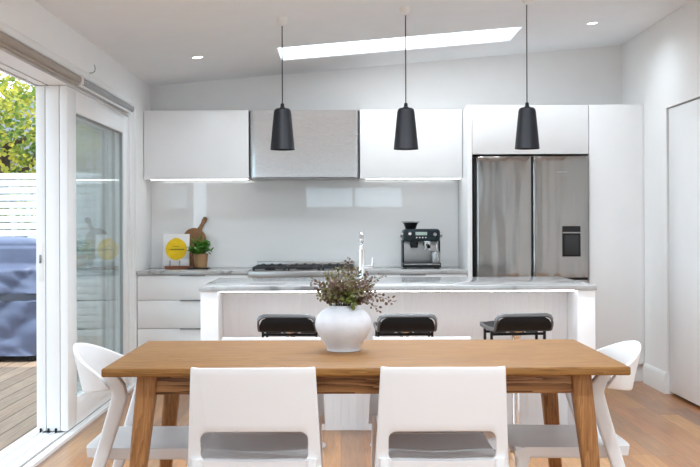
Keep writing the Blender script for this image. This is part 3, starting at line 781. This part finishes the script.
def wrap_chair(label, group):
    """arm-height wrap-round back on elbow-bent rear legs; faces +X, origin on the floor under the seat"""
    t = thing('armchair', label, 'chair', (0,0,0), 0, group)
    # plan curve of the back
    def back(u, v):
        s = (u-.5)*2                       # -1..1 across
        a = abs(s)
        y = .250*math.sin(s*1.30)/math.sin(1.30)
        x = -.275+.15*(a**2.3)
        ztop = .788-.105*(a**1.8); zbot = .612+.032*(a**2)
        if a > .86:
            k = (a-.86)/.14; ztop -= .03*k*k
        z = zbot+(ztop-zbot)*v
        lean = (z-.612)*.27*(1-.5*a)
        th = .013+.004*v
        nx, ny = 1-.75*a, -.9*s
        l = math.hypot(nx, ny)
        p = Vector((x-lean, y*(1+.12*v*a*.6), z))
        return p, p+Vector((nx/l*th, ny/l*th, 0))
    m = MB().shell(back, 40, 12)
    bmesh.ops.recalc_face_normals(m.bm, faces=m.bm.faces)
    ed = [e for e in m.bm.edges if len(e.link_faces) == 2 and e.calc_face_angle(0) > 1.0]
    bmesh.ops.bevel(m.bm, geom=ed, offset=.005, segments=2, profile=.5, affect='EDGES')
    m.build('backrest', M_poly, t, ang=45)
    def seat(u, v):
        x = -.238+.443*u; y = (-.215+.43*v)*(1-.06*(1-u))
        rx_ = abs(v-.5)*2
        if u < .15: x += .012*(rx_**6)
        dz = -.012*math.exp(-((y/.15)**2+((x-.0)/.15)**2)) - (.018*((u-.9)/.1)**2 if u > .9 else 0)
        return (x, y, .420+dz), (x*.985, y*.985, .384)
    m = MB().shell(seat, 24, 24); m.build('seat', M_poly, t, ang=50)
    for sy in (-1, 1):
        # rear leg: floor -> elbow -> tip of the wing
        path = [(-.280, sy*.245, 0), (-.190, sy*.238, .30), (-.115, sy*.236, .54), (-.091, sy*.237, .622), (-.097, sy*.240, .655), (-.125, sy*.246, .70)]
        sec = [rrect(.026, .034, .008, 3), rrect(.03, .046, .009, 3), rrect(.032, .056, .01, 3), rrect(.032, .06, .01, 3), rrect(.03, .056, .01, 3), rrect(.022, .042, .008, 3)]
        MB().sweep(path, sec, up=(1,0,0)).build('leg', M_poly, t, ang=45)
        path = [(.168, sy*.185, .415), (.174, sy*.19, .35), (.178, sy*.195, .25), (.19, sy*.205, 0)]
        sec = [rrect(.05, .075, .01, 3), rrect(.036, .046, .01, 3), rrect(.032, .036, .009, 3), rrect(.026, .028, .008, 3)]
        MB().sweep(path, sec, up=(1,0,0)).build('leg', M_poly, t, ang=45)
        MB().box(-.2, .17, sy*.19-.012, sy*.19+.012, .375, .400, .005).build('seat_rail', M_poly, t)
    return t
a1 = wrap_chair('white wrap-backed chair at the table end beside the sliding doors', 'white wrap-backed end chairs')
a1.location = (-.725, 3.94, 0)
dup(a1, (.853, 3.94, 0), PI, 'white wrap-backed chair at the table end facing the doors, by the right wall')

# ------------------------------------------------------------------ bar stools (face the island, +Y)
def stool(x, rz, label):
    t = thing('bar_stool', label, 'stool', (x, 5.66, 0), rz, 'black and chrome bar stools at the island')
    ns = 28
    def prof(v):   # v 0 back lip .. 1 front
        if v < .3:
            k = v/.3; return (-.17+.045*k*k, .742-.069*math.sin(k*PI/2))
        k = (v-.3)/.7; return (-.125+.31*k, .673-.006*math.sin(k*PI)+.004*k)
    def pad(u, v):
        y, z = prof(v); y2, z2 = prof(min(1, v+.01)); y1_, z1_ = prof(max(0, v-.01)); d = Vector((0, y2-y1_, z2-z1_)).normalized(); nn = Vector((0, -d.z, d.y))
        hw_ = .151
        if v < .16: hw_ -= .04*(1-math.sqrt(max(0, 1-((.16-v)/.16)**2)))
        x = (u-.5)*2*hw_; crown = .012*(1-((u-.5)*2)**4)
        p = Vector((x, y, z)); return p+nn*crown, p-nn*.016
    MB().shell(pad, 16, ns).build('seat', M_leather, t, ang=60)
    # steel band framing the seat edge
    path = []
    for k in range(ns+1):
        y, z = prof(1-k/ns); hw_ = .159
        path.append((hw_, y, z-.004))
    top_ = [(.157, -.172, .728), (.146, -.174, .743), (.126, -.175, .750), (.10, -.175, .751)]
    left = [(-a, b_, c_) for a, b_, c_ in path[::-1]]; ltop = [(-a, b_, c_) for a, b_, c_ in top_[::-1]]
    loop = path[:-2]+top_+ltop+left[2:]
    fr_ = MB(); fr_.sweep(loop, rrect(.012, .022, .004, 2), up=(0,.35,1), closed=True); fr_.build('frame', M_band, t, ang=60)
    u = MB(); u.box(-.155, .155, -.06, -.035, .628, .642, .003).box(-.155, .155, .09, .115, .628, .642, .003)
    for s_ in (-1, 1):
        u.box(s_*.152-.006, s_*.152+.006, -.06, .115, .40, .65, .003) if False else u.box(s_*.152-.006, s_*.152+.006, -.06, -.035, .60, .672, .003)
        u.box(s_*.152-.006, s_*.152+.006, .09, .115, .30, .672, .003)
    u.box(-.155, .155, .09, .115, .295, .309, .003); u.build('footrest_frame', M_black, t)
    MB().lathe([(.02,.40), (.022,.60), (.03,.622), (.055,.640), (.058,.656), (0,.656)], 24).build('bracket', M_chrome, t)
    MB().lathe([(0,.01), (.03,.012), (.027,.03), (.0245,.05), (.0245,.42), (.017,.422), (.017,.62), (0,.62)], 24).build('column', M_chrome, t)
    MB().lathe([(0,0), (.195,0), (.197,.004), (.19,.009), (.05,.016), (0,.016)], 48).build('base', M_chrome, t)
stool(-.28, math.radians(-5), 'black seated chrome bar stool at the island left of the vase')
stool(.362, math.radians(2), 'black seated chrome bar stool at the island right of the vase')
stool(.992, math.radians(6), 'black seated chrome bar stool at the island in front of the fridge')

# ------------------------------------------------------------------ vase and sprigs
VX, VY = .012, 4.0
vs = MB().lathe([(0,.003), (.058,.003), (.060,0), (.065,.001), (.066,.008), (.069,.016), (.082,.036), (.100,.064), (.110,.086), (.1135,.104), (.111,.122), (.103,.140), (.088,.157), (.070,.168), (.060,.173), (.057,.179), (.055,.182), (.051,.182), (.050,.177), (.056,.166), (.08,.150), (.098,.125), (.103,.10), (.095,.07), (.06,.02), (0,.012)], 64)
o = vs.build('vase', M_vase, ang=60); o.location = (VX, VY, TZ+.0005); tag(o, 'round white stoneware vase of dark sprigs on the oak table', 'vase')
ZT = TZ+.18
def sprig(tip, mat, label, n=26, lsz=.013, sd=0, sag=.0):
    rx = random.Random(sd)
    t = thing('foliage_sprig', label, 'sprig', (VX, VY, ZT-.07), 0, 'burgundy and green sprigs in the vase')
    tip = Vector(tip)-Vector((VX, VY, ZT-.07))
    hr = Vector((tip.x, tip.y)); k = min(.034, hr.length*.5); hd_ = hr.normalized()*k if hr.length > 1e-4 else Vector((0,0))
    p0 = Vector((-hd_.x*.6, -hd_.y*.6, -.03)); p1 = Vector((hd_.x*.9, hd_.y*.9, .078)); 
    c1 = p1+Vector((hd_.x*.6, hd_.y*.6, .045+sag))
    def B(f): return p1*(1-f)**2+c1*2*f*(1-f)+tip*f*f
    pts = [p0, p1]+[B(k_/10) for k_ in range(1, 11)]
    MB().tube(pts, [.0022]*2+[.0021-.0013*k_/10 for k_ in range(1, 11)], 6).build('stem', M_stem, t)
    lf = MB(); sg = MB()
    n = int(n*1.7); lsz *= 1.15
    for j in range(n):
        f = .12+.9*j/n; f = min(f, 1); p = B(f); d = (B(min(1, f+.05))-B(max(0, f-.05))).normalized()
        s_ = 1-.45*f; ang_ = j*2.4+rx.random()
        a = d.orthogonal().normalized(); b2 = d.cross(a)
        side = (a*math.cos(ang_)+b2*math.sin(ang_))
        off = side*rx.uniform(.004, .024)*(1.25-.7*f)
        lf.leaf(p+off, side*.8+d*.6+Vector((rx.uniform(-.4,.4),)*3), (rx.uniform(-.5,.5), -.8, rx.uniform(.1,1)), lsz*rx.uniform(.75,1.25)*(.65+.5*s_), lsz*rx.uniform(.65,1.0)*(.65+.5*s_), .12)
    lf.build('leaves', mat, t, recalc=False)
    return t
def TP(px, py, d=4.0):  # a place near the vase, from where it shows in the photo
    return ((px-340)*d/1000, d, 1.25+(225-py)*d/1000)
gl = 'small-leafed sprig in the dense middle of the bunch in the vase'
SP = [((349,259,4.0), M_burg, 'tallest dark sprig pointing straight up from the vase', 34, .012),
      ((312,281,3.98), M_burg, 'dark sprig reaching farthest left out of the vase', 34, .012),
      ((394,302,4.0), M_burg, 'dark sprig drooping farthest right out of the vase', 32, .013),
      ((384,275,4.03), M_burg, 'thin dark sprig rising to upper right of the vase', 28, .011),
      ((379,311,3.93), M_burg, 'short sprig hanging down over right shoulder of the vase', 22, .012),
      ((346,300,3.925), M_lime, 'lime green sprig at the front rim of the vase', 24, .017),
      ((353,306,3.92), M_lime, 'lime green sprig curling down over the vase rim', 22, .017),
      ((318,297,3.95), M_olive, 'low olive sprig at left shoulder of the vase', 28, .013),
      ((328,272,4.0), M_olive, gl, 34, .013), ((338,268,4.02), M_olive, gl, 34, .013), ((357,268,4.03), M_olive, gl, 34, .013), ((369,275,4.0), M_burg, gl, 32, .013),
      ((334,282,3.94), M_burg, gl, 32, .014), ((346,277,3.93), M_olive, gl, 34, .014), ((360,282,3.94), M_burg, gl, 32, .014), ((372,289,3.95), M_burg, gl, 28, .013),
      ((322,286,4.06), M_burg, gl, 30, .013), ((350,270,4.07), M_olive, gl, 34, .013), ((364,292,3.92), M_olive, gl, 26, .014), ((330,293,3.93), M_olive, gl, 28, .014),
      ((326,301,3.97), M_burg, gl, 22, .014), ((338,299,3.93), M_olive, gl, 22, .015), ((366,300,3.94), M_burg, gl, 22, .014), ((343,286,3.92), M_burg, gl, 28, .015), ((356,293,3.91), M_olive, gl, 24, .015), ((370,282,4.06), M_olive, gl, 28, .013)]
for i, (q, mt, lb, n_, ls) in enumerate(SP): sprig(TP(*q), mt, lb, n_, ls, i+3, sag=.02 if q[1] > 295 else 0)

# ------------------------------------------------------------------ outside
struct(MB().box(-9, -1.86, YF-1, 11.6, -.12, -.035).build('ground_1', M_deck))
struct(MB().box(-30, 8, 11.6, 40, -.2, -.1).build('ground_2', M_ground)); struct(MB().box(-30, -9, -20, 11.6, -.2, -.1).build('ground_3', M_ground))
# slat fence
fn = thing('slat_fence', 'white horizontal slat fence behind the covered barbecue', 'fence', (-4.4, 11.2, -.035))
m = MB()
for k in range(23): m.box(-4.2, 3.6, 0, .02, .05+k*.08, .05+k*.08+.069, .003)
m.build('slats', M_fence, fn)
for a in (-4.0, -2.2, -.4, 1.4, 3.2): MB().box(a-.035, a+.035, .021, .09, 0, 1.9, .004).build('post', M_fence, fn)
# barbecue under its cover
bq = thing('covered_barbecue', 'barbecue under a wrinkled blue-grey cover on the deck', 'barbecue', (-3.55, 9.75, -.035))
from mathutils import noise as NZ
def cover(u, v):
    a = 2*PI*u; w_, d_ = .78, .36
    c_, s_ = math.cos(a), math.sin(a)
    k = (abs(c_)**5+abs(s_)**5)**(-1/5)
    z = 1.065*v
    st = max(0, min(1, (z-.80)/.07)); st = st*st*(3-2*st)
    dd = d_-.085*st; ww = w_-.03*st
    low = 1-st*.85
    q = Vector((c_*2.2+.4*v, s_*2.2, v*2.6))
    fold = abs(NZ.noise(q*1.1+Vector((3,1,2))))*.10 + abs(NZ.noise(Vector((q.x*2.3+q.z*1.4, q.y*2.3, q.z*2.1))))*.055
    wob = (fold-.05)*low
    if .49 < v < .55: wob = wob*.4-.02
    if v > .97: dd -= .03; ww -= .03
    return Vector((c_*k*(ww+wob), s_*k*(dd+wob), .06+z)), None
m = MB(); NU, NV = 220, 70; rg = []
for j in range(NV+1): rg.append([m.bm.verts.new(cover(i/NU, j/NV)[0]) for i in range(NU)])
for j in range(NV):
    for i in range(NU): m.bm.faces.new((rg[j][i], rg[j][(i+1) % NU], rg[j+1][(i+1) % NU], rg[j+1][i]))
tp0 = rg[-1]; prev = tp0
for f, dz in ((.9,.03), (.6,.055), (.25,.06)):
    cur = [m.bm.verts.new((v.co.x*f, v.co.y*f, 1.125+dz)) for v in tp0]
    for i in range(NU): m.bm.faces.new((prev[i], prev[(i+1) % NU], cur[(i+1) % NU], cur[i]))
    prev = cur
m.bm.faces.new(prev); m.build('cover', M_cover, bq, ang=70)
sb = MB(); pts = []
for i in range(80):
    p = cover(i/80, .52)[0]; pts.append((p.x*1.01, p.y*1.02, p.z))
sb.sweep(pts, [(-.005,-.032), (.005,-.032), (.005,.032), (-.005,.032)], closed=True); sb.build('strap', M_strap, bq)
for a in (-.6, .6):
    for b_ in (-.22, .22): MB().lathe([(0,0), (.03,0), (.03,.05), (0,.05)], 14, (a, b_, 0)).build('wheel', M_blackp, bq)
# trees behind the fence
def tree(x, y, H, R_, label, sd, n=7500, zlo=1.2):
    rx = random.Random(sd); t = thing('garden_tree', label, 'tree', (x, y, -.1))
    tk = MB(); tk.tube([(0,0,0), (.05,0,.9), (-.03,.02,1.7), (.06,0,H*.6)], [.13,.10,.085,.05], 12)
    for k in range(9):
        a = k*2.4; z0 = 1.1+.16*k; e = Vector((R_*.75*math.cos(a), R_*.6*math.sin(a), z0+rx.uniform(.4,1.2)))
        tk.tube([(0,0,z0), (e.x*.5, e.y*.5, z0+.25), e], [.045,.03,.012], 7)
    tk.build('trunk', M_bark, t)
    lf = MB()
    for k in range(n):
        th = rx.uniform(0, 2*PI); cz = rx.uniform(-1, 1); r_ = rx.random()**.4
        s_ = math.sqrt(1-cz*cz); p = Vector((R_*r_*s_*math.cos(th), R_*r_*s_*math.sin(th), zlo+(H-zlo)*.5*(1+cz*r_)))
        if math.sin(p.x*4.1+sd)*math.sin(p.z*4.7+1)*math.sin(p.y*3.3+2) > .12: continue
        lf.leaf(p, (rx.uniform(-1,1), rx.uniform(-1,1), rx.uniform(-1,.3)), (rx.uniform(-1,1), -.6, rx.uniform(0,1)), rx.uniform(.06,.11), rx.uniform(.04,.065))
    tag(lf.build('foliage', M_tree, t, recalc=False), kind='stuff')
tree(-4.45, 13.2, 3.9, 1.45, 'yellow-green tree behind the fence over the barbecue', 5)
tree(-1.7, 15.2, 3.5, 1.2, 'yellow-green tree behind the fence seen through the glass panel', 9)
# neighbour
nb = thing('neighbour_house', 'pale weatherboard house beyond the garden tree', 'house', (-7, 22, -.1))
m = MB()
for k in range(14): m.box(-5, 6, 0-.01*(k % 1), 4, k*.2, k*.2+.195, .01)
m.build('walls', M_house, nb); MB().prism([(-5.4,2.8), (6.4,2.8), (.5,4.3)], -.4, 4.4).build('roof', M_roof, nb)

# ------------------------------------------------------------------ light, world, camera
wd = bpy.data.worlds.new('sky'); S.world = wd; wd.use_nodes = True
bg = wd.node_tree.nodes['Background']; bg.inputs['Color'].default_value = (.70,.86,1.0,1); bg.inputs['Strength'].default_value = 3.0
su = bpy.data.lights.new('sun', 'SUN'); su.energy = 4.0; su.angle = math.radians(.6); su.color = (1,.95,.87)
so = bpy.data.objects.new('sun', su); COL.objects.link(so)
dv = Vector((-.56, .10, -.80)); so.rotation_euler = dv.to_track_quat('-Z', 'Y').to_euler()
def portal(loc, rot, sx, sy):
    l = bpy.data.lights.new('daylight_portal', 'AREA'); l.shape = 'RECTANGLE'; l.size = sx; l.size_y = sy; l.cycles.is_portal = True
    o = bpy.data.objects.new('daylight_portal', l); COL.objects.link(o); o.location = loc; o.rotation_euler = rot
portal((-1.84, 5.48, 1.06), (0, math.radians(-90), 0), 2.1, 4.5)
portal((-1.84, 1.75, 1.05), (0, math.radians(-90), 0), 2.1, 1.3)
portal((-1.84, -.9, 1.05), (0, math.radians(-90), 0), 2.1, 1.6)
portal((2.55, .3, 1.28), (0, math.radians(90), 0), 1.85, 3.8)
portal((.28, YF-.22, 1.78), (math.radians(90), 0, 0), 1.95, .47)

l = bpy.data.lights.new('skylight_daylight', 'AREA'); l.shape = 'RECTANGLE'; l.size = 1.76; l.size_y = .53; l.energy = 9; l.color = (.95,.98,1)
o = bpy.data.objects.new('skylight_daylight', l); COL.objects.link(o); xm = sum(SKX)/2; o.location = (xm, sum(SKY)/2, ceil_z(xm)+.004); o.rotation_euler = (0, -SLOPE, 0)
cam = bpy.data.cameras.new('camera'); co = bpy.data.objects.new('camera', cam); COL.objects.link(co)
co.location = (0, 0, 1.25)
co.rotation_euler = (Matrix.Rotation(math.radians(90), 3, 'X') @ Matrix.Rotation(-.0038, 3, 'Z')).to_euler()
cam.sensor_fit = 'HORIZONTAL'; cam.sensor_width = 36; cam.lens = 36*1000/700
cam.shift_x = 10/700; cam.shift_y = -8.5/700; cam.clip_end = 200
S.camera = co
S.view_settings.view_transform = 'Standard'; S.view_settings.look = 'None'; S.view_settings.gamma = 1; S.view_settings.use_curve_mapping = False
S.view_settings.exposure = 0.16
S.cycles.use_denoising = True
S.cycles.max_bounces = 10; S.cycles.diffuse_bounces = 6; S.cycles.transparent_max_bounces = 16
S.cycles.sample_clamp_indirect = 6; S.cycles.caustics_reflective = False; S.cycles.caustics_refractive = False
